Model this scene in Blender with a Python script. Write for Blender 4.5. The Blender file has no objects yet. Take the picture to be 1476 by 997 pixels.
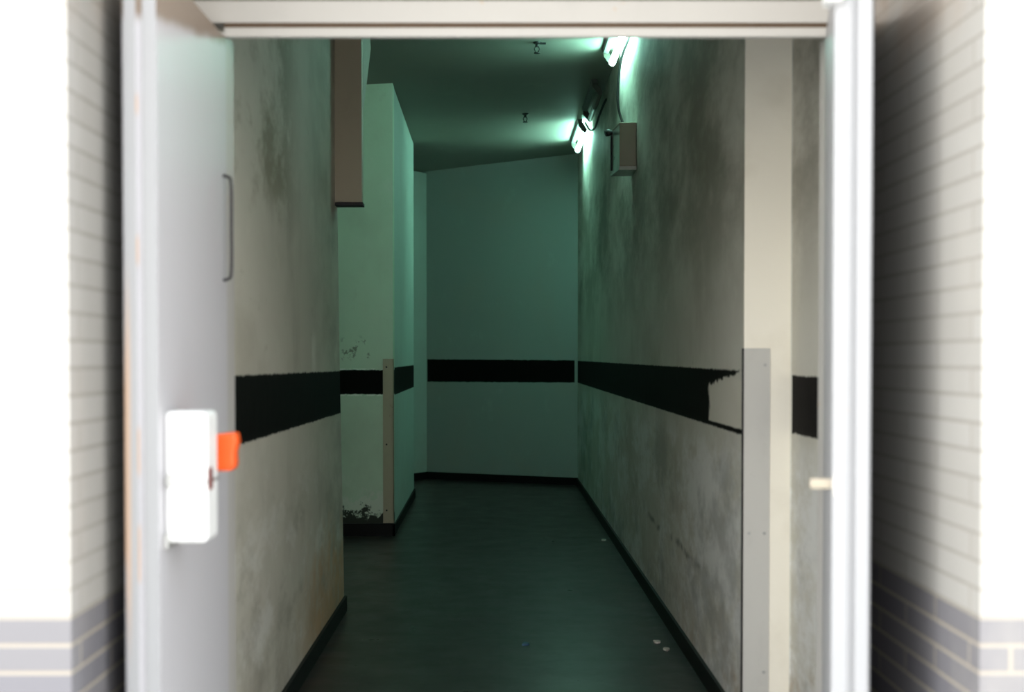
import bpy, bmesh, math, random
from mathutils import Vector
random.seed(7)
S = bpy.context.scene
SKY_FRONT, SKY_SIDE = 6.3, 3.2
COL = S.collection

# ------------------------------------------------------------------ meshes
def box(bm, x0, x1, y0, y1, z0, z1, bevel=0.0, seg=2):
    v = [bm.verts.new(p) for p in ((x0,y0,z0),(x1,y0,z0),(x1,y1,z0),(x0,y1,z0),(x0,y0,z1),(x1,y0,z1),(x1,y1,z1),(x0,y1,z1))]
    f = [bm.faces.new([v[i] for i in q]) for q in ((3,2,1,0),(4,5,6,7),(0,1,5,4),(1,2,6,5),(2,3,7,6),(3,0,4,7))]
    if bevel:
        es = list({e for q in f for e in q.edges})
        bmesh.ops.bevel(bm, geom=es, offset=bevel, segments=seg, affect='EDGES', profile=0.5)
    return v

def prism(bm, poly, axis, a, b, bevel=0.0):
    """poly: 2-D outline, extruded along axis ('x','y','z') from a to b."""
    def P(u, v, w):
        return {'x': (w, u, v), 'y': (u, w, v), 'z': (u, v, w)}[axis]
    lo = [bm.verts.new(P(u, v, a)) for u, v in poly]
    hi = [bm.verts.new(P(u, v, b)) for u, v in poly]
    n = len(poly)
    fs = [bm.faces.new(lo), bm.faces.new(hi)]
    for i in range(n):
        fs.append(bm.faces.new((lo[i], lo[(i+1) % n], hi[(i+1) % n], hi[i])))
    bmesh.ops.recalc_face_normals(bm, faces=fs)
    if bevel:
        es = list({e for q in fs for e in q.edges})
        bmesh.ops.bevel(bm, geom=es, offset=bevel, segments=2, affect='EDGES', profile=0.5)

def tube(bm, pts, r, seg=12, cap=True):
    pts = [Vector(p) for p in pts]
    rings = []
    up = Vector((0.13, 0.21, 0.97))
    for i, p in enumerate(pts):
        d = (pts[min(i+1, len(pts)-1)] - pts[max(i-1, 0)]).normalized()
        a = d.cross(up)
        if a.length < .1: a = d.cross(Vector((1, 0, 0)))
        a.normalize(); b = d.cross(a)
        rr = r[i] if isinstance(r, (list, tuple)) else r
        rings.append([bm.verts.new(p + a*rr*math.cos(2*math.pi*k/seg) + b*rr*math.sin(2*math.pi*k/seg)) for k in range(seg)])
    fs = []
    for A, B in zip(rings, rings[1:]):
        for k in range(seg):
            f = bm.faces.new((A[k], A[(k+1) % seg], B[(k+1) % seg], B[k])); f.smooth = True; fs.append(f)
    if cap:
        fs.append(bm.faces.new(rings[0])); fs.append(bm.faces.new(rings[-1]))
    bmesh.ops.recalc_face_normals(bm, faces=fs)

def spline(pts, n=10):
    pts = [Vector(p) for p in pts]; out = []
    P = [pts[0]] + pts + [pts[-1]]
    for i in range(1, len(P)-2):
        p0, p1, p2, p3 = P[i-1:i+3]
        for k in range(n):
            t = k/n
            out.append(.5*((2*p1)+(p2-p0)*t+(2*p0-5*p1+4*p2-p3)*t*t+(3*p1-p0-3*p2+p3)*t**3))
    out.append(pts[-1]); return out

def make(name, build, mat, parent=None, label=None, cat=None, group=None, kind=None, origin=None):
    bm = bmesh.new(); build(bm)
    me = bpy.data.meshes.new(name); bm.to_mesh(me); bm.free()
    me.materials.append(mat)
    o = bpy.data.objects.new(name, me); COL.objects.link(o)
    if parent: o.parent = parent
    tag(o, label, cat, group, kind); return o

def tag(o, label=None, cat=None, group=None, kind=None):
    for k, v in (('label', label), ('category', cat), ('group', group), ('kind', kind)):
        if v: o[k] = v

def thing(name, loc, label, cat, group=None, kind=None, rz=0):
    o = bpy.data.objects.new(name, None); COL.objects.link(o)
    o.location = loc; o.rotation_euler = (0, 0, rz); o.empty_display_size = .1
    tag(o, label, cat, group, kind); return o

# ------------------------------------------------------------------ node materials
class NM:
    def __init__(s, name, rough=.6, spec=.4, metal=0.0):
        s.mat = bpy.data.materials.new(name); s.mat.use_nodes = True
        s.t = s.mat.node_tree; s.b = s.t.nodes['Principled BSDF']
        s.b.inputs['Roughness'].default_value = rough
        s.b.inputs['Specular IOR Level'].default_value = spec
        s.b.inputs['Metallic'].default_value = metal
        tc = s.t.nodes.new('ShaderNodeTexCoord'); s.vec = tc.outputs['Object']
        sp = s.t.nodes.new('ShaderNodeSeparateXYZ'); s.t.links.new(s.vec, sp.inputs[0])
        s.x, s.y, s.z = sp.outputs
    def put(s, sock, v):
        if isinstance(v, bpy.types.NodeSocket): s.t.links.new(v, sock)
        elif isinstance(v, (tuple, list)) and len(v) == 3 and sock.type == 'RGBA': sock.default_value = (*v, 1)
        else: sock.default_value = v
    def m(s, op, a, b=None, c=None):
        n = s.t.nodes.new('ShaderNodeMath'); n.operation = op
        for i, v in enumerate((a, b, c)):
            if v is not None: s.put(n.inputs[i], v)
        return n.outputs[0]
    def add(s, a, b): return s.m('ADD', a, b)
    def sub(s, a, b): return s.m('SUBTRACT', a, b)
    def mul(s, *a):
        r = a[0]
        for q in a[1:]: r = s.m('MULTIPLY', r, q)
        return r
    def step(s, v, lo, hi):     # 0 at lo, 1 at hi, smooth (lo may be above hi)
        n = s.t.nodes.new('ShaderNodeMapRange'); n.interpolation_type = 'SMOOTHSTEP'
        s.put(n.inputs['Value'], v)
        if lo < hi: a = (lo, hi, 0, 1)
        else: a = (hi, lo, 1, 0)
        for k, w in zip(('From Min', 'From Max', 'To Min', 'To Max'), a): n.inputs[k].default_value = w
        return n.outputs[0]
    def win(s, v, a, b, e):     # soft window a..b
        return s.mul(s.step(v, a-e, a+e), s.step(v, b+e, b-e))
    def noise(s, scale, detail=4, rough=.55, off=(0, 0, 0), st=(1, 1, 1)):
        mp = s.t.nodes.new('ShaderNodeMapping'); s.t.links.new(s.vec, mp.inputs[0])
        mp.inputs['Location'].default_value = off; mp.inputs['Scale'].default_value = st
        n = s.t.nodes.new('ShaderNodeTexNoise'); s.t.links.new(mp.outputs[0], n.inputs['Vector'])
        n.inputs['Scale'].default_value = scale; n.inputs['Detail'].default_value = detail; n.inputs['Roughness'].default_value = rough
        return n.outputs[0]
    def mix(s, f, a, b):
        n = s.t.nodes.new('ShaderNodeMix'); n.data_type = 'RGBA'
        s.put(n.inputs[0], f); s.put(n.inputs[6], a); s.put(n.inputs[7], b)
        return n.outputs[2]
    def vec3(s, x, y, z):
        n = s.t.nodes.new('ShaderNodeCombineXYZ')
        for i, v in enumerate((x, y, z)): s.put(n.inputs[i], v)
        return n.outputs[0]
    def color(s, c): s.put(s.b.inputs['Base Color'], c)
    def bump(s, h, strength=.2, dist=.01):
        n = s.t.nodes.new('ShaderNodeBump'); n.inputs['Strength'].default_value = strength; n.inputs['Distance'].default_value = dist
        s.put(n.inputs['Height'], h); s.t.links.new(n.outputs[0], s.b.inputs['Normal'])

BLACK = (.004, .0036, .003)

def plaster(name, base, u='y', stripe=None, stain=.6, extra=None, rough=.6, off=(0, 0, 0)):
    """painted render wall: blotches, drips, scuffs near the floor, optional painted black band
    stripe = list of (u0, u1, top at u0, top at u1, bottom at u0, bottom at u1)"""
    q = NM(name, rough, .18)
    U = {'x': q.x, 'y': q.y}[u]
    blot = q.step(q.noise(1.5, 5, .62, off, (1, .5, 1)), .46, .72)
    drip = q.step(q.noise(2.2, 4, .6, off, (1, .8, .5)), .5, .78)
    fine = q.noise(22, 3, .6)
    c = q.mix(q.mul(blot, .55*stain), base, (.36, .33, .25))
    c = q.mix(q.mul(drip, .45*stain), c, (.31, .29, .235))
    c = q.mix(q.mul(q.step(q.noise(9, 5, .7, off, (1, .5, 1)), .6, .76), .4*stain), c, (.3, .27, .2))
    # washed pale streaks
    c = q.mix(q.mul(q.step(q.noise(3.4, 4, .65, (4, 9, 2), (1, .6, .7)), .58, .74), .45), c, tuple(min(.78, v*1.2) for v in base))
    # splashes and rubbed dirt low down
    low = q.mul(q.step(q.z, .75, .0), q.step(q.noise(5, 5, .65, (1, 3, 5)), .42, .64))
    c = q.mix(q.mul(low, .45*stain), c, (.33, .29, .22))
    if extra: c = extra(q, c, U)
    if stripe:
        edge = q.mul(q.sub(q.noise(26, 4, .7), .5), .022)
        tot = None
        for (u0, u1, t0, t1, b0, b1, cut) in stripe:
            k = (t1-t0)/(u1-u0); kb = (b1-b0)/(u1-u0)
            top = q.add(q.mul(q.sub(U, u0), k), t0); bot = q.add(q.mul(q.sub(U, u0), kb), b0)
            zz = q.add(q.z, edge)
            msk = q.mul(q.step(q.sub(zz, top), .004, -.004), q.step(q.sub(zz, bot), -.004, .004), q.step(U, u0-.002, u0+.002), q.step(U, u1+.002, u1-.002))
            if cut: msk = q.mul(msk, cut(q, U))
            tot = msk if tot is None else q.m('MAXIMUM', tot, msk)
        c = q.mix(tot, c, q.mix(q.step(q.noise(12, 4), .55, .8), BLACK, (.0065, .006, .005)))
        q.put(q.b.inputs['Roughness'], q.add(q.mul(tot, .15), rough)); q.put(q.b.inputs['Specular IOR Level'], q.sub(.18, q.mul(tot, .1)))
    q.color(c)
    q.bump(q.add(q.mul(q.noise(9, 5, .65), .7), q.mul(fine, .3)), .22, .012)
    return q.mat

def paint(name, base, rough=.45, rust=0.0, rustc=(.42, .2, .07), dirt=.25, scale=3.0, extra=None):
    q = NM(name, rough, .4)
    c = q.mix(q.mul(q.step(q.noise(scale, 5, .6, st=(1, 1, .6)), .5, .75), dirt), base, tuple(v*.72 for v in base))
    if rust:
        c = q.mix(q.mul(q.step(q.noise(scale*4, 6, .7, (3, 1, 2)), .64, .74), rust), c, rustc)
    if extra: c = extra(q, c)
    q.color(c); q.bump(q.noise(60, 3), .05, .004)
    return q.mat

def metal(name, base, rough=.4, dirt=.4):
    q = NM(name, rough, .5, .75)
    c = q.mix(q.mul(q.step(q.noise(9, 5, .65, st=(1, 1, .4)), .45, .7), dirt), base, tuple(v*.5 for v in base))
    q.color(c); q.put(q.b.inputs['Roughness'], q.add(q.mul(q.noise(18, 4), .25), rough-.1))
    return q.mat

def plain(name, c, rough=.5, spec=.4, metal=0.0):
    q = NM(name, rough, spec, metal)
    q.color(q.mix(q.mul(q.step(q.noise(14, 4), .4, .75), .3), c, tuple(v*.7 for v in c)))
    return q.mat

def tiles(name):
    """small glazed facade tiles: white above, a grey band below; rows 55 mm high. Works on faces along x and along y."""
    q = NM(name, .22, .5)
    vec = q.vec3(q.add(q.x, q.y), q.sub(q.z, .885), 0.0)
    br = q.t.nodes.new('ShaderNodeTexBrick'); q.t.links.new(vec, br.inputs['Vector'])
    br.inputs['Scale'].default_value = 1; br.inputs['Brick Width'].default_value = .45; br.inputs['Row Height'].default_value = .055
    br.inputs['Mortar Size'].default_value = .0045; br.inputs['Mortar Smooth'].default_value = .3; br.offset = .5
    br.inputs['Color1'].default_value = (0, 0, 0, 1); br.inputs['Color2'].default_value = (1, 1, 1, 1); br.inputs['Mortar'].default_value = (.5, .5, .5, 1)
    grout = br.outputs['Fac']; vary = br.outputs['Color']
    white = q.mix(vary, (.325, .312, .288), (.345, .334, .312))
    grey = q.mix(vary, (.145, .14, .155), (.175, .168, .175))
    band = q.step(q.z, .8865, .8835)
    c = q.mix(band, white, grey)
    c = q.mix(grout, c, q.mix(band, (.275, .258, .235), (.30, .265, .22)))
    # rusty run-off stains high up and general film of dirt
    c = q.mix(q.mul(q.step(q.add(q.z, q.mul(q.noise(4, 4), .3)), 2.18, 2.45), q.step(q.noise(3, 4), .35, .6), .6), c, (.30, .2, .13))
    c = q.mix(q.mul(q.step(q.noise(2.2, 5, .6, st=(1, 1, .5)), .5, .8), .25), c, (.45, .42, .37))
    q.color(c); q.bump(q.sub(1.0, grout), .35, .006)
    return q.mat

# ------------------------------------------------------------------ materials
PEEL = lambda q, U: q.sub(1.0, q.mul(
    q.step(q.add(U, q.mul(q.sub(q.noise(14, 4, .65), .5), .16)), 6.05, 6.02),
    q.step(q.add(q.sub(q.z, q.mul(q.sub(6.0, U), .085)), q.mul(q.sub(q.noise(17, 4, .7), .5), .07)), 1.292, 1.286),
    q.step(q.add(q.z, q.mul(q.sub(q.noise(20, 4), .5), .012)), 1.134, 1.14),
    q.step(U, 5.0, 5.02)))

def left_extra(q, c, U):
    n = q.noise(3.2, 5, .65, (2, 0, 7), (1, .4, 1))
    nb = q.noise(2.3, 6, .68, (1, 4, 3), (1, .45, .8))
    # brown damp patches high on the wall
    up = q.mul(q.win(U, 3.9, 5.9, .35), q.step(q.z, 1.75, 2.15), q.step(nb, .44, .60))
    c = q.mix(q.mul(up, .8), c, (.22, .17, .10))
    # old run marks and washed patches lower down
    c = q.mix(q.mul(q.step(q.z, 1.2, .5), q.step(q.noise(3.5, 6, .7, (8, 1, 2), (1, .4, .9)), .50, .62), .65), c, (.80, .79, .74))
    c = q.mix(q.mul(q.step(q.z, 1.1, .6), q.step(q.noise(2.7, 6, .7, (5, 6, 2), (1, .45, .9)), .48, .64), .5), c, (.30, .29, .23))
    # flaking, rusty-brown zone above the skirting towards the end of the wall
    lo = q.mul(q.step(U, 5.7, 6.9), q.step(q.add(q.z, q.mul(q.sub(q.noise(5, 5), .5), .9)), .62, .2), q.step(q.noise(6, 5, .7), .30, .50))
    c = q.mix(q.mul(lo, .85), c, (.62, .40, .21))
    st = q.mul(q.win(U, 6.52, 6.66, .04), q.win(q.z, 1.335, 1.5, .06), q.step(q.noise(9, 4), .35, .5))
    c = q.mix(q.mul(st, .7), c, (.85, .83, .76))
    # dull grey grime on the last metre
    c = q.mix(q.mul(q.step(U, 6.0, 7.6), q.step(n, .35, .7), .5), c, (.22, .21, .17))
    return c
def right_extra(q, c, U):
    # long rubbed scratch, knee high
    line = q.add(.47, q.mul(q.sub(q.noise(2.5, 3), .5), .12))
    sc = q.mul(q.win(q.sub(q.z, line), -.016, .016, .014), q.win(U, 5.9, 8.4, .2), q.step(q.noise(4, 3, off=(5, 5, 1)), .36, .5))
    c = q.mix(q.mul(sc, .7), c, (.12, .115, .1))
    # warm flaking patches near the skirting
    lo = q.mul(q.step(U, 7.4, 6.2), q.step(q.add(q.z, q.mul(q.sub(q.noise(5, 5), .5), .4)), .34, .1), q.step(q.noise(7, 5, .7), .42, .58))
    c = q.mix(q.mul(lo, .7), c, (.42, .31, .2))
    # grey-brown blotches, denser towards the top of the wall
    c = q.mix(q.mul(q.step(q.z, 1.35, 2.3), q.step(q.noise(1.5, 6, .68, (7, 2, 1), (1, .45, 1)), .38, .62), .75), c, (.19, .175, .13))
    # pale washed blotches and grey smears under the band
    c = q.mix(q.mul(q.step(q.z, 1.15, .95), q.step(q.noise(2.6, 6, .72, (2, 2, 9), (1, .45, 1)), .42, .58), .8), c, (.80, .81, .79))
    c = q.mix(q.mul(q.step(q.z, 1.2, .9), q.step(q.noise(2.1, 6, .72, (9, 5, 3), (1, .5, .9)), .48, .64), .55), c, (.30, .31, .29))
    c = q.mix(q.mul(q.step(U, 6.1, 6.0), q.step(q.z, 1.33, 1.31), q.step(q.z, 1.12, 1.14), .6), c, (.70, .67, .58))
    # projecting corner face: clean cream, with the daylight it catches put into the colour
    c = q.mix(q.mul(q.step(U, 5.2, 5.196), q.step(q.x, 1.064, 1.060)), c, q.mix(q.mul(q.step(q.noise(4, 4), .5, .8), .3), (.87, .825, .72), (.62, .56, .45)))
    return c
def alcove_extra(q, c, U):
    n = q.add(q.z, q.mul(q.sub(q.noise(9, 6, .75, (3, 3, 3)), .5), .5))
    c = q.mix(q.mul(q.step(n, .21, .18), .95), c, (.010, .008, .006))
    c = q.mix(q.mul(q.win(n, .2, .30, .03), .5), c, (.80, .76, .70))
    for zz in (1.3125, 1.108):
        c = q.mix(q.mul(q.win(q.z, zz-.006, zz+.006, .002), q.step(q.noise(30, 3), .38, .55), .8), c, (.92, .94, .86))
    sm = q.mul(q.win(q.z, 1.38, 1.56, .03), q.win(U, -1.24, -1.02, .03), q.step(q.noise(14, 5, .7, (2, 7, 3)), .53, .6))
    return q.mix(q.mul(sm, .7), c, (.1, .085, .06))

WALLC = (.62, .61, .54)
M = {}
M['left'] = plaster('stained_plaster_left', (.64, .615, .53), 'y', [(3.0, 9.0, 1.349, 1.326, 1.12, 1.098, None)], .8, left_extra)
M['right'] = plaster('stained_plaster_right', WALLC, 'y',
    [(5.2, 15.62, 1.354, 1.372, 1.117, 1.13, PEEL), (4.7, 5.186, 1.337, 1.337, 1.128, 1.128, None)], .75, right_extra, off=(3, 1, 4))
M['alcove'] = plaster('green_cast_plaster_alcove', (.62, .72, .57), 'x', [(-1.4, -.835, 1.307, 1.307, 1.116, 1.116, None)], .3, alcove_extra)  # green of the tube light is put into the base colour
M['side'] = plaster('green_cast_plaster_side', (.50, .60, .55), 'y', [(11.21, 14.3, 1.326, 1.33, 1.106, 1.11, None)], .3)  # base colour carries the green tube cast too
M['end'] = plaster('green_cast_plaster_end', (.27, .33, .305), 'x', [(-.835, .826, 1.388, 1.377, 1.128, 1.131, None)], .35, off=(6, 2, 0))  # dimness and green tube cast are both in the base colour
M['ceiling'] = plaster('painted_ceiling', (.285, .285, .255), 'y', None, .3)
M['beam'] = paint('brown_beige_beam_paint', (.42, .365, .27), .5, .0, dirt=.4)
M['haunch'] = plaster('haunch_plaster', (.62, .62, .55), 'y', None, .2)
M['black_base'] = plain('black_skirting_vinyl', (.007, .007, .007), .5, .12)
M['lampbody'] = plain('lamp_housing_enamel', (.10, .10, .095), .5)
M['lampcap'] = plain('lamp_end_plastic', (.06, .055, .045), .5)
M['tiles'] = tiles('glazed_facade_tiles')
M['white'] = paint('white_enamel', (.72, .72, .71), .35, .0, dirt=.08)
M['cream'] = paint('cream_frame_paint', (.43, .415, .39), .4, .8, (.45, .28, .13), dirt=.25)
M['orange'] = plain('orange_plastic', (.80, .10, .012), .4)
M['dark'] = plain('dark_rubber', (.02, .018, .02), .6)
M['steel'] = metal('grey_steel', (.42, .42, .41), .42)
M['guard'] = paint('grey_guard_plate', (.52, .51, .48), .42, .25, (.25, .2, .13), dirt=.4, scale=5)
M['tan'] = paint('tan_guard_plate', (.44, .36, .26), .5, .7, (.25, .13, .07), dirt=.5, scale=6)
M['groove'] = plain('brown_groove_shade', (.10, .068, .045), .8, .1)  # brown colour stands for the shadow inside the frame groove
M['brass'] = metal('rusty_steel', (.40, .22, .09), .6)
M['bolt'] = paint('worn_bolt', (.30, .26, .20), .45, .8, (.30, .16, .08), dirt=.5, scale=14)
M['boxpaint'] = paint('box_enamel', (.36, .32, .25), .4, .3, (.2, .13, .07), dirt=.45, scale=8)
M['boxmetal'] = metal('bare_box_metal', (.50, .50, .47), .3)
M['redkey'] = plain('dark_red_cylinder', (.16, .03, .025), .4)
M['flake'] = plain('plaster_flake', (.66, .63, .56), .8)
M['blue'] = plain('blue_scrap', (.05, .13, .24), .6)

def leaf_extra(q, c):
    # brown tone along the top rail of the leaf, wedge-shaped, and worn spots on the leading edge
    # (origin of the leaf: hinge foot; x across thickness, y towards the street, z up)
    n = q.mul(q.sub(q.noise(7, 4), .5), .03)
    d = q.sub(2.25, q.add(q.z, n))
    w = q.add(q.mul(q.m('ABSOLUTE', q.y), .15), .012)
    top = q.mul(q.step(q.sub(d, w), .016, -.016), .85)
    c = q.mix(top, c, (.19, .13, .08))
    for zz, hh in ((1.94, .02), (1.63, .03), (1.20, .05), (.98, .06)):
        sp = q.mul(q.win(q.z, zz-hh, zz+hh, .012), q.win(q.x, -.052, -.036, .006), q.step(q.y, -.766, -.769))
        c = q.mix(q.mul(sp, .6), c, (.56, .30, .12))
    c = q.mix(q.mul(q.win(q.z, .9, 1.40, .1), q.step(q.x, -.058, -.066), q.step(q.noise(5, 3), .3, .5), .7), c, (.50, .27, .13))
    return c
M['leaf'] = paint('grey_white_door_paint', (.46, .45, .47), .38, .0, dirt=.15, scale=2.5, extra=leaf_extra)
M['skin'] = plain('dark_slot_shade_sheet', (.03, .028, .03), .6)  # unseen dark sheet, added to deepen the shade behind the leaves
M['leafedge'] = paint('pale_door_edge_paint', (.28, .28, .288), .4, .35, (.32, .21, .13), dirt=.1, extra=lambda q, c: q.mix(q.mul(q.step(q.x, -.056, -.064), q.win(q.z, .85, 1.5, .15), .75), c, (.42, .27, .17)))
M['leafright'] = paint('white_door_paint', (.28, .28, .288), .4, .15, (.6, .42, .28), dirt=.1)

def floor_mat():
    q = NM('worn_dark_vinyl_floor', .3, .22)
    br = q.t.nodes.new('ShaderNodeTexBrick'); q.t.links.new(q.vec3(q.x, q.y, 0.0), br.inputs['Vector'])
    br.offset = 0; br.inputs['Scale'].default_value = 1; br.inputs['Brick Width'].default_value = .6; br.inputs['Row Height'].default_value = .6
    br.inputs['Mortar Size'].default_value = .003
    c = q.mix(q.step(q.noise(1.6, 5, .6), .35, .7), (.025, .0195, .018), (.037, .0305, .029))
    c = q.mix(q.mul(q.step(q.noise(11, 5, .7), .55, .75), .5), c, (.013, .015, .015))
    c = q.mix(q.mul(br.outputs['Fac'], .6), c, (.012, .013, .013))
    # dusty, reddish edge along the left skirting; pale dust along the right one
    c = q.mix(q.mul(q.step(q.x, -.66, -.84), q.step(q.noise(7, 4), .4, .6), .5), c, (.06, .03, .024))
    c = q.mix(q.mul(q.step(q.x, .70, .84), q.step(q.noise(9, 6, .7, (2, 2, 2)), .52, .68), .5), c, (.16, .17, .16))
    # dark drag mark
    mk = q.mul(q.win(q.x, .20, .55, .05), q.win(q.add(q.y, q.mul(q.sub(q.noise(6, 3), .5), .1)), 8.55, 8.63, .03))
    c = q.mix(q.mul(mk, .7), c, (.012, .012, .012))
    q.color(c)
    q.put(q.b.inputs['Roughness'], q.add(q.mul(q.noise(4, 5, .65), .3), .18))
    q.bump(q.noise(5, 4), .06, .01)
    return q.mat
M['floor'] = floor_mat()
def ground_mat():
    q = NM('pale_concrete_paving', .8, .3)
    q.color(q.mix(q.noise(3, 5), (.50, .49, .47), (.62, .61, .58))); q.bump(q.noise(30, 4), .2, .01)
    return q.mat
M['ground'] = ground_mat()

def glow(name, col, k):
    q = NM(name, .3)
    q.color((.9, .95, .92)); q.b.inputs['Emission Color'].default_value = (*col, 1); q.b.inputs['Emission Strength'].default_value = k
    return q.mat
M['tube'] = glow('lit_fluorescent_tube', (.42, 1.0, .80), 64)
M['deadtube'] = plain('dead_fluorescent_tube', (.16, .16, .14), .25)

# ------------------------------------------------------------------ setting
ST = 'structure'
def struct(name, build, mat, label, cat):
    return make(name, build, mat, None, label, cat, None, ST)

XW = lambda y: .892 - .0032*(y-5.19)          # face of the right corridor wall
CZ = lambda x: 3.595 + .05*x                  # underside of the sloping ceiling
struct('floor', lambda b: box(b, -3.2, 1.3, 3.95, 17.4, -.1, 0), M['floor'], 'dark worn vinyl floor of the corridor with dull reflections', 'floor')
struct('ground', lambda b: box(b, -6, 6, -9, 3.95, -.1, 0), M['ground'], 'pale paving outside in front of the doorway', 'ground')
def ceil(b):
    prism(b, [(-3.2, CZ(-3.2)), (1.3, CZ(1.3)), (1.3, 3.95), (-3.2, 3.95)], 'y', 3.95, 17.4)
struct('ceiling', ceil, M['ceiling'], 'plain painted corridor ceiling lit in green bands by the tubes', 'ceiling')
def wl(b): prism(b, [(3.95, 0), (7.86, 0), (7.65, 1.4), (7.44, 3.5), (3.95, 3.5)], 'x', -1.05, -.86)
struct('wall_left', wl, M['left'], 'grimy near left corridor wall with black band, ending at a side opening', 'wall')
struct('wall_right', lambda b: prism(b, [(1.067, 3.95), (1.067, 5.19), (XW(5.19), 5.19), (XW(15.9), 15.9), (1.3, 15.9), (1.3, 3.95)], 'z', 0, 3.64), M['right'],
       'stained right corridor wall with black band and a stepped cream corner near the door', 'wall')
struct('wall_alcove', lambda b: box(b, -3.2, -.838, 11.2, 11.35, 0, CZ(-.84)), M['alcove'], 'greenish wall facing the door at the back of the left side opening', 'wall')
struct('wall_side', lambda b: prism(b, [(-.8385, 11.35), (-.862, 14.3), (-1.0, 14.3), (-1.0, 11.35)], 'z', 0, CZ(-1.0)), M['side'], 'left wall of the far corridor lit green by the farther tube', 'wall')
EY = lambda x: 15.62 + .50*(.86-x)/1.0           # skewed end wall
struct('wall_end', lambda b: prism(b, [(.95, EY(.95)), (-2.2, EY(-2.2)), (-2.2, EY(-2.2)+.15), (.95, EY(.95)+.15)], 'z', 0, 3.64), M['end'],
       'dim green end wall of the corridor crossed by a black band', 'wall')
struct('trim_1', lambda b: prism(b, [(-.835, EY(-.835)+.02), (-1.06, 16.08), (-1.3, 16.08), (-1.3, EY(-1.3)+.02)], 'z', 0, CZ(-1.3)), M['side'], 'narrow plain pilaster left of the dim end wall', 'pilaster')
# enclosure of the two side openings, out of sight
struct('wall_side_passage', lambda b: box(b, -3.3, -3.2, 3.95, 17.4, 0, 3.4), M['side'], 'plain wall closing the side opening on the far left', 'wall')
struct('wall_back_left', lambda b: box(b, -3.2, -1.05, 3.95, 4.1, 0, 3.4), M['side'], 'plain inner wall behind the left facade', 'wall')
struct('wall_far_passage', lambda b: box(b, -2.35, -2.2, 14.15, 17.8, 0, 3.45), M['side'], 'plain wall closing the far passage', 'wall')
# skirting
BH = .085
struct('baseboard_left', lambda b: prism(b, [(3.95, 0), (7.86, 0), (7.855, BH), (3.95, BH)], 'x', -.86, -.845), M['black_base'], 'black skirting along the near left wall', 'skirting board')
struct('baseboard_right', lambda b: prism(b, [(XW(5.19)+.01, 5.19), (XW(15.9)+.01, 15.9), (XW(15.9)-.015, 15.9), (XW(5.19)-.015, 5.19)], 'z', 0, BH), M['black_base'], 'black skirting along the right wall', 'skirting board')
struct('baseboard_alcove', lambda b: box(b, -3.2, -.825, 11.18, 11.2, 0, BH+.01), M['black_base'], 'black skirting under the side opening wall', 'skirting board')
struct('baseboard_side', lambda b: prism(b, [(-.825, 11.18), (-.847, 14.31), (-.862, 14.31), (-.84, 11.18)], 'z', 0, BH), M['black_base'], 'black skirting along the far left corridor wall', 'skirting board')
struct('baseboard_end', lambda b: prism(b, [(.86, EY(.86)-.02), (-.83, EY(-.83)-.02), (-1.07, 16.05), (-1.07, 16.08), (-.83, EY(-.83)+.01), (.86, EY(.86)+.01)], 'z', 0, BH), M['black_base'],
       'black skirting under the end wall', 'skirting board')

# facade
FY = 2.81
struct('wall_facade_left', lambda b: box(b, -5, -.85, FY, 3.95, 0, 4.2), M['tiles'], 'white tiled facade left of the doorway with a grey tile band below', 'wall')
struct('wall_facade_right', lambda b: box(b, .953, 5, FY, 3.95, 0, 4.2), M['tiles'], 'white tiled facade right of the doorway with a dark tile band below', 'wall')
struct('wall_facade_top', lambda b: box(b, -.85, .953, FY, 3.95, 2.78, 4.2), M['tiles'], 'tiled facade above the doorway', 'wall')

# steel frame of the doorway
def header(b):
    prism(b, [(3.81, 2.293), (3.81, 2.350), (3.822, 2.354), (3.80, 2.358), (3.80, 2.78), (3.95, 2.78), (3.95, 2.305), (3.845, 2.305), (3.845, 2.293)], 'x', -.85, .953)
hd = struct('trim_2', header, M['cream'], 'cream steel door frame head across the top of the opening', 'door frame')
make('door_stop', lambda b: box(b, -.735, .90, 3.812, 3.836, 2.256, 2.281, .003), M['cream'], hd)
make('groove_shade', lambda b: box(b, -.735, .90, 3.816, 3.838, 2.281, 2.293), M['groove'], hd, 'brown strip standing for the shaded groove under the frame head')
jl = struct('trim_3', lambda b: prism(b, [(-.85, 3.815), (-.735, 3.815), (-.735, 3.95), (-.85, 3.95)], 'z', 0, 2.269), M['cream'], 'steel hinge jamb behind the left door leaf', 'door frame')
jr = struct('trim_4', lambda b: prism(b, [(.885, 3.83), (.953, 3.83), (.953, 3.95), (.885, 3.95)], 'z', 0, 2.269), M['cream'], 'steel hinge jamb behind the right door leaf', 'door frame')

# ------------------------------------------------------------------ door leaves
LL = .77
def slab(b, t, groove):
    # plan outline: hinge at y=0, leading edge at y=-LL with a rebate on the outside half
    prism(b, [(0, 0), (0, -LL), (-t*.42, -LL), (-t*.42, -LL+.006), (-t*.56, -LL+.006), (-t*.56, -LL), (-t, -LL+.004), (-t, 0)] if groove else
             [(0, 0), (0, -LL), (t*.5, -LL), (t*.5, -LL+.007), (t*.6, -LL+.007), (t*.6, -LL), (t, -LL+.004), (t, 0)], 'z', .012, 2.25)
d1 = thing('door_1', (-.729, 3.81, 0), 'open left door leaf, grey-white, seen on its inner face with a white lock box', 'door', None, ST)
make('leaf_panel', lambda b: slab(b, .074, True), M['leaf'], d1)
make('slot_shade_sheet', lambda b: box(b, -.0765, -.074, -LL+.008, 0, .012, 2.25), M['skin'], d1, 'added dark sheet behind the leaf that deepens the slot shade')
make('edge_strip', lambda b: box(b, -.030, -.001, -LL-.004, -LL+.002, .012, 2.25, .0015), M['leafedge'], d1, 'pale glossy strip on the leading edge')
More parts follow.
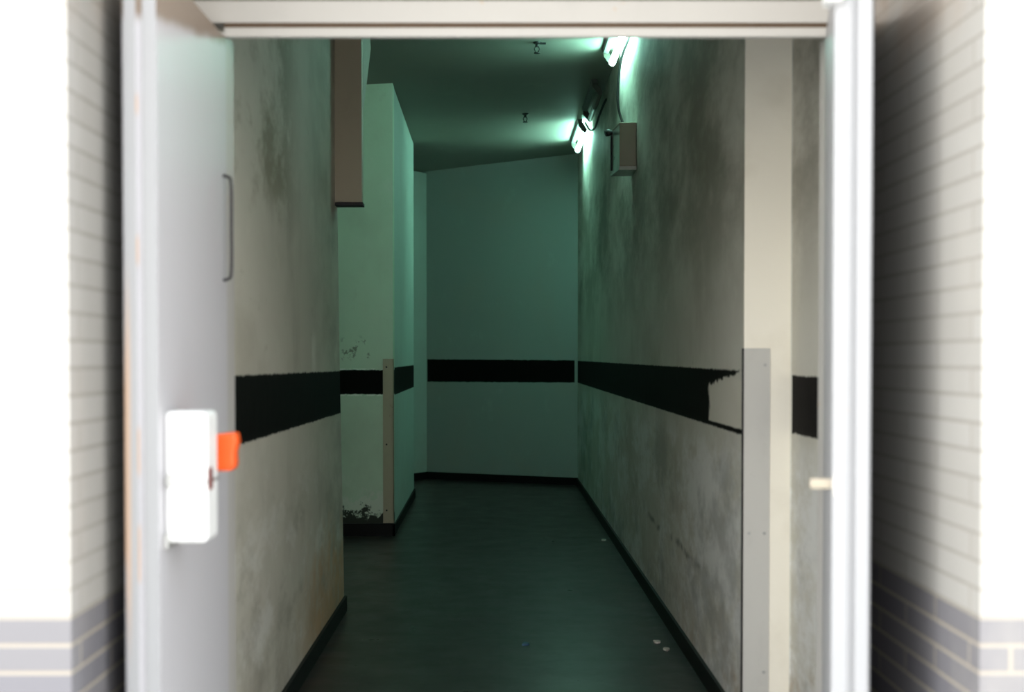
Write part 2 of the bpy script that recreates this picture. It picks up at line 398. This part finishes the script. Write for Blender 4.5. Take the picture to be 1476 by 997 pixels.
make('edge_strip', lambda b: box(b, -.070, -.045, -LL-.003, -LL+.002, .012, 2.25, .0015), M['leafedge'], d1, 'pale glossy strip on the leading edge')
lb = make('lock_box', lambda b: box(b, .0, .094, -.728, -.605, .998, 1.284, .012, 3), M['white'], d1, 'white box of the lock')
make('cover_seam', lambda b: box(b, .004, .0955, -.730, -.60, 1.128, 1.134), M['steel'], lb)
make('key_cylinder', lambda b: tube(b, [(.018, -.736, 1.135), (.018, -.722, 1.135)], .015, 20), M['steel'], lb, 'grey key cylinder')
make('latch_slot', lambda b: box(b, .090, .0965, -.715, -.675, 1.112, 1.160, .002), M['redkey'], lb, 'dark red latch slot')
make('screw', lambda b: tube(b, [(.072, -.7305, 1.135), (.072, -.726, 1.135)], .009, 14), M['steel'], lb)
make('side_plate', lambda b: box(b, .0, .012, -.74, -.58, .985, 1.02, .003), M['steel'], d1, 'small grey plate under the lock box')
def lever(b):
    prism(b, [(.0, 1.145), (.0, 1.215), (.095, 1.226), (.118, 1.228), (.122, 1.205), (.115, 1.180), (.117, 1.150), (.108, 1.139), (.06, 1.139)], 'y', -.53, -.47, .006)
make('release_handle', lever, M['orange'], d1, 'orange release handle')
def wire(b):
    tube(b, spline([(-.001, -.05, 1.88), (.010, -.05, 1.878), (.021, -.05, 1.86), (.022, -.05, 1.74), (.021, -.05, 1.625), (.010, -.05, 1.608), (-.001, -.05, 1.606)], 6), .004, 10)
make('pull_handle', wire, M['dark'], d1, 'thin dark wire pull handle')
for z in (.25, 1.13, 2.02):
    make('hinge', lambda b: tube(b, [(-.080, .004, z-.05), (-.080, .004, z+.05)], .009, 14), M['steel'], d1)

ang = math.atan2(.872-.716, LL)
d2 = thing('door_2', (.866, 3.80, 0), 'open right door leaf, white, seen almost edge-on beside the dark tiled reveal', 'door', None, ST, -ang)
make('leaf_panel', lambda b: slab(b, .080, False), M['leafright'], d2)
make('slot_shade_sheet', lambda b: box(b, .080, .0825, -LL+.008, 0, .012, 2.25), M['skin'], d2, 'added dark sheet behind the leaf that deepens the slot shade')
make('edge_strip', lambda b: box(b, .001, .034, -LL-.004, -LL+.002, .012, 2.25, .0015), M['leafedge'], d2, 'pale glossy strip on the leading edge')
make('edge_strip', lambda b: box(b, .050, .077, -LL-.003, -LL+.002, .012, 2.25, .0015), M['leafedge'], d2, 'pale glossy strip on the leading edge')
bt = make('latch_bolt', lambda b: box(b, -.046, .004, -LL+.01, -LL+.035, 1.118, 1.140, .004), M['bolt'], d2, 'rusty latch bolt')
make('strike_plate', lambda b: box(b, .002, .022, -LL-.006, -LL-.001, 1.105, 1.15, .001), M['cream'], d2)
make('bolt_housing', lambda b: box(b, -.026, .022, -LL-.03, -LL+.05, 2.153, 2.245, .012, 3), M['white'], d2, 'small white bolt housing at the top')
for z in (.25, 1.13, 2.02):
    make('hinge', lambda b: tube(b, [(.086, .004, z-.05), (.086, .004, z+.05)], .009, 14), M['steel'], d2)

# ------------------------------------------------------------------ boxed beam over the side opening
bmn = thing('trim_5', (0, 0, 0), 'brown boxed beam end hanging down beside the near left wall', 'beam', None, ST)
make('fascia', lambda b: box(b, -.872, -.720, 7.46, 7.54, 2.215, 3.515), M['beam'], bmn)
make('bottom_rail', lambda b: box(b, -.874, -.714, 7.45, 7.55, 2.197, 2.215, .003), M['dark'], bmn, 'dark bottom edge')
make('haunch', lambda b: prism(b, [(7.54, 2.70), (7.99, 3.13), (7.86, 3.26), (7.80, 3.5), (7.54, 3.5)], 'x', -1.05, -.719), M['haunch'], bmn, 'pale sloping haunch behind the beam')

# ------------------------------------------------------------------ corner guards
g1 = thing('corner_guard', (XW(5.19), 5.19, 0), 'grey metal corner guard on the cream corner of the right wall', 'corner guard')
make('face_plate', lambda b: box(b, -.004, .095, -.004, 0, .0, 1.436), M['guard'], g1)
make('edge_plate', lambda b: box(b, -.006, -.001, -.006, .012, .0, 1.436), M['dark'], g1, 'dark return edge')
for x, z in ((.076, 1.375), (.076, .76), (.02, .76), (.076, .25)):
    make('screw', lambda b: tube(b, [(x, -.0065, z), (x, -.003, z)], .006, 12), M['steel'], g1)
g2 = thing('corner_guard', (-.838, 11.2, 0), 'tan rusty corner guard on the corner beyond the left side opening', 'corner guard')
make('face_plate', lambda b: box(b, -.08, .004, -.005, 0, .1, 1.395), M['tan'], g2)
make('edge_plate', lambda b: box(b, .0, .005, -.005, .03, .1, 1.395), M['tan'], g2)
for z in (1.33, .72, .2):
    make('screw', lambda b: tube(b, [(-.052, -.008, z), (-.052, -.003, z)], .007, 12), M['dark'], g2)

# ------------------------------------------------------------------ fluorescent lamps
def lamp(y0, lit, label):
    y1 = y0+1.3; x = XW((y0+y1)/2); zc = CZ(.78)
    t = thing('fluorescent_lamp', (x, y0, 0), label, 'lamp', 'fluorescent tube lamps along the ceiling edge')
    make('housing', lambda b: prism(b, [(-.135, zc+.004), (-.128, zc-.036), (-.092, zc-.042), (-.085, zc+.006)], 'y', 0, 1.3), M['lampbody'], t)
    tz = zc-.105; tx = -.064
    make('tube', lambda b: tube(b, [(tx, .035, tz), (tx, 1.265, tz)], .023, 16), M['tube'] if lit else M['deadtube'], t, 'glowing tube' if lit else 'dark dead tube')
    for y in (0, 1.265):
        make('lamp_holder', lambda b: prism(b, [(-.125, zc-.03), (-.125, zc-.06), (tx-.022, tz-.008), (tx-.008, tz-.022), (tx+.012, tz-.02), (tx+.02, tz), (tx+.012, tz+.02), (-.088, zc-.03)], 'y', y, y+.035), M['lampcap'], t)
    return t
lamp(9.05, True, 'lit fluorescent tube lamp nearest the door, above the wall box')
lamp(11.45, False, 'dark unlit tube lamp between the two glowing lamps')
lamp(13.35, True, 'lit fluorescent tube lamp farthest down the corridor near the end wall')

# ------------------------------------------------------------------ wall box with its cable
wb = thing('wall_box', (XW(9.3), 9.16, 2.62), 'beige metal box on the right wall below the nearest lit tube', 'electrical box')
XB = -.108
make('body', lambda b: prism(b, [(0, 0), (XB, 0), (XB-.028, .31), (0, .31)], 'z', .0, .28, .004), M['boxmetal'], wb)
make('front_cover', lambda b: box(b, XB-.002, -.002, -.008, .001, .012, .285, .003), M['boxpaint'], wb, 'brownish front cover')
make('bottom_lip', lambda b: prism(b, [(.0, -.012), (XB-.006, -.012), (XB-.034, .315), (0, .315)], 'z', -.014, .003, .003), M['boxmetal'], wb)
make('top_lip', lambda b: prism(b, [(.0, -.010), (XB-.004, -.010), (XB-.032, .315), (0, .315)], 'z', .278, .29, .003), M['boxpaint'], wb)
make('gland', lambda b: tube(b, [(XB-.03, .24, .262), (XB-.055, .235, .262), (XB-.075, .232, .255)], [.016, .024, .019], 16), M['dark'], wb, 'dark round cable gland')
make('side_rail', lambda b: box(b, XB-.036, XB-.026, .27, .3, .02, .27), M['dark'], wb)
make('cable', lambda b: tube(b, spline([(.862, 9.42, 3.53), (.835, 9.42, 3.46), (.806, 9.42, 3.38), (.786, 9.41, 3.26), (.778, 9.40, 3.10), (.790, 9.40, 3.01), (.815, 9.38, 2.935), (.832, 9.36, 2.905)], 8), .0085, 10), M['dark'], None,
     'black cable curving from the nearest lit lamp down into the wall box', 'cable')
make('cable', lambda b: tube(b, spline([(XW(11.7)-.004, 11.6, 3.50), (XW(11.8)-.02, 11.7, 3.47), (XW(12)-.035, 12.0, 3.43), (XW(12.4)-.04, 12.4, 3.40), (XW(12.9)-.05, 12.9, 3.46), (.80, 13.35, 3.60)], 8), .009, 10), M['dark'], None,
     'dark slack cable under the unlit tube lamp', 'cable')

# ------------------------------------------------------------------ sprinkler heads
def sprinkler(x, y, label, arm):
    z = CZ(x)
    t = thing('sprinkler_head', (x, y, z), label, 'sprinkler', 'ceiling sprinklers')
    make('escutcheon', lambda b: tube(b, [(0, 0, .002), (0, 0, -.012)], [.032, .022], 18), M['dark'], t)
    make('stem', lambda b: tube(b, [(0, 0, -.01), (0, 0, -.035)], .012, 14), M['dark'], t)
    for sx in (-1, 1):
        make('frame_arm', lambda b: tube(b, [(sx*.011, 0, -.03), (sx*.018, 0, -.05), (sx*.006, 0, -.073)], .004, 8), M['dark'], t)
    make('deflector', lambda b: tube(b, [(0, 0, -.073), (0, 0, -.08)], [.02, .022], 16), M['dark'], t)
    if arm: make('side_clip', lambda b: box(b, .02, .062, -.006, .006, -.016, -.004), M['dark'], t)
sprinkler(.262, 10.0, 'sprinkler head in the nearer bright ceiling band', True)
sprinkler(.232, 12.9, 'sprinkler head farther down the ceiling, before the second lit lamp', False)

# ------------------------------------------------------------------ crumbs on the floor
def flake(name, x, y, r, mat, label, cat, group=None):
    pts = [(x+r*random.uniform(.6, 1.2)*math.cos(a*math.pi/4), y+r*1.6*random.uniform(.6, 1.2)*math.sin(a*math.pi/4)) for a in range(8)]
    make(name, lambda b: prism(b, pts, 'z', .0, .008), mat, None, label, cat, group)
flake('plaster_flake', .80, 6.80, .022, M['flake'], 'pale plaster crumb nearest the camera by the right skirting', 'rubble', 'plaster crumbs on the floor')
flake('plaster_flake', .775, 6.98, .020, M['flake'], 'pale plaster crumb just behind the nearest one by the right skirting', 'rubble', 'plaster crumbs on the floor')
flake('plaster_flake', .80, 10.9, .020, M['flake'], 'pale plaster crumb farther along the right skirting', 'rubble', 'plaster crumbs on the floor')
flake('paper_scrap', .125, 6.92, .020, M['blue'], 'small dark blue scrap lying in the middle of the floor', 'litter')

# ------------------------------------------------------------------ daylight and camera
w = bpy.data.worlds.new('overcast_sky'); S.world = w; w.use_nodes = True
# bright overcast sky: brightest over the open street in front of the doorway, to the left, dimmer elsewhere
wt = w.node_tree; bg = wt.nodes['Background']; bg.inputs[0].default_value = (1.0, .985, .96, 1)
tc = wt.nodes.new('ShaderNodeTexCoord'); sp = wt.nodes.new('ShaderNodeSeparateXYZ'); wt.links.new(tc.outputs['Generated'], sp.inputs[0])
mr = wt.nodes.new('ShaderNodeMapRange'); mr.interpolation_type = 'SMOOTHSTEP'; 
dt = wt.nodes.new('ShaderNodeVectorMath'); dt.operation = 'DOT_PRODUCT'; wt.links.new(tc.outputs['Generated'], dt.inputs[0])
dt.inputs[1].default_value = (-.90, -.38, .22); wt.links.new(dt.outputs['Value'], mr.inputs['Value'])
for k, v in zip(('From Min', 'From Max', 'To Min', 'To Max'), (.55, 1.0, SKY_SIDE, SKY_FRONT)): mr.inputs[k].default_value = v
wt.links.new(mr.outputs[0], bg.inputs[1])
mz = wt.nodes.new('ShaderNodeMapRange'); wt.links.new(sp.outputs[2], mz.inputs['Value'])
for k, v in zip(('From Min', 'From Max', 'To Min', 'To Max'), (.05, .75, 0, 1)): mz.inputs[k].default_value = v
mc = wt.nodes.new('ShaderNodeMix'); mc.data_type = 'RGBA'; wt.links.new(mz.outputs[0], mc.inputs[0])
mc.inputs[6].default_value = (1.0, .965, .90, 1); mc.inputs[7].default_value = (.86, .93, 1.0, 1)
wt.links.new(mc.outputs[2], bg.inputs[0])

cam = bpy.data.cameras.new('camera'); co = bpy.data.objects.new('camera', cam); COL.objects.link(co)
cam.sensor_width = 36; cam.lens = 50
PITCH = 1.4
co.location = (0, 0, 1.4); co.rotation_euler = (math.radians(90-PITCH), 0, 0)
F = 1476*50/36
cam.shift_x = 18/1476
cam.shift_y = (F*math.tan(math.radians(PITCH)) + 516-498.5)/1476
cam.dof.use_dof = True; cam.dof.focus_distance = 9.5; cam.dof.aperture_fstop = 2.6
S.camera = co
S.view_settings.view_transform = 'Standard'; S.view_settings.look = 'None'
S.view_settings.gamma = 1; S.view_settings.use_curve_mapping = False; S.view_settings.exposure = .42
S.cycles.max_bounces = 10; S.cycles.diffuse_bounces = 6; S.cycles.sample_clamp_indirect = 6
S.cycles.use_denoising = True
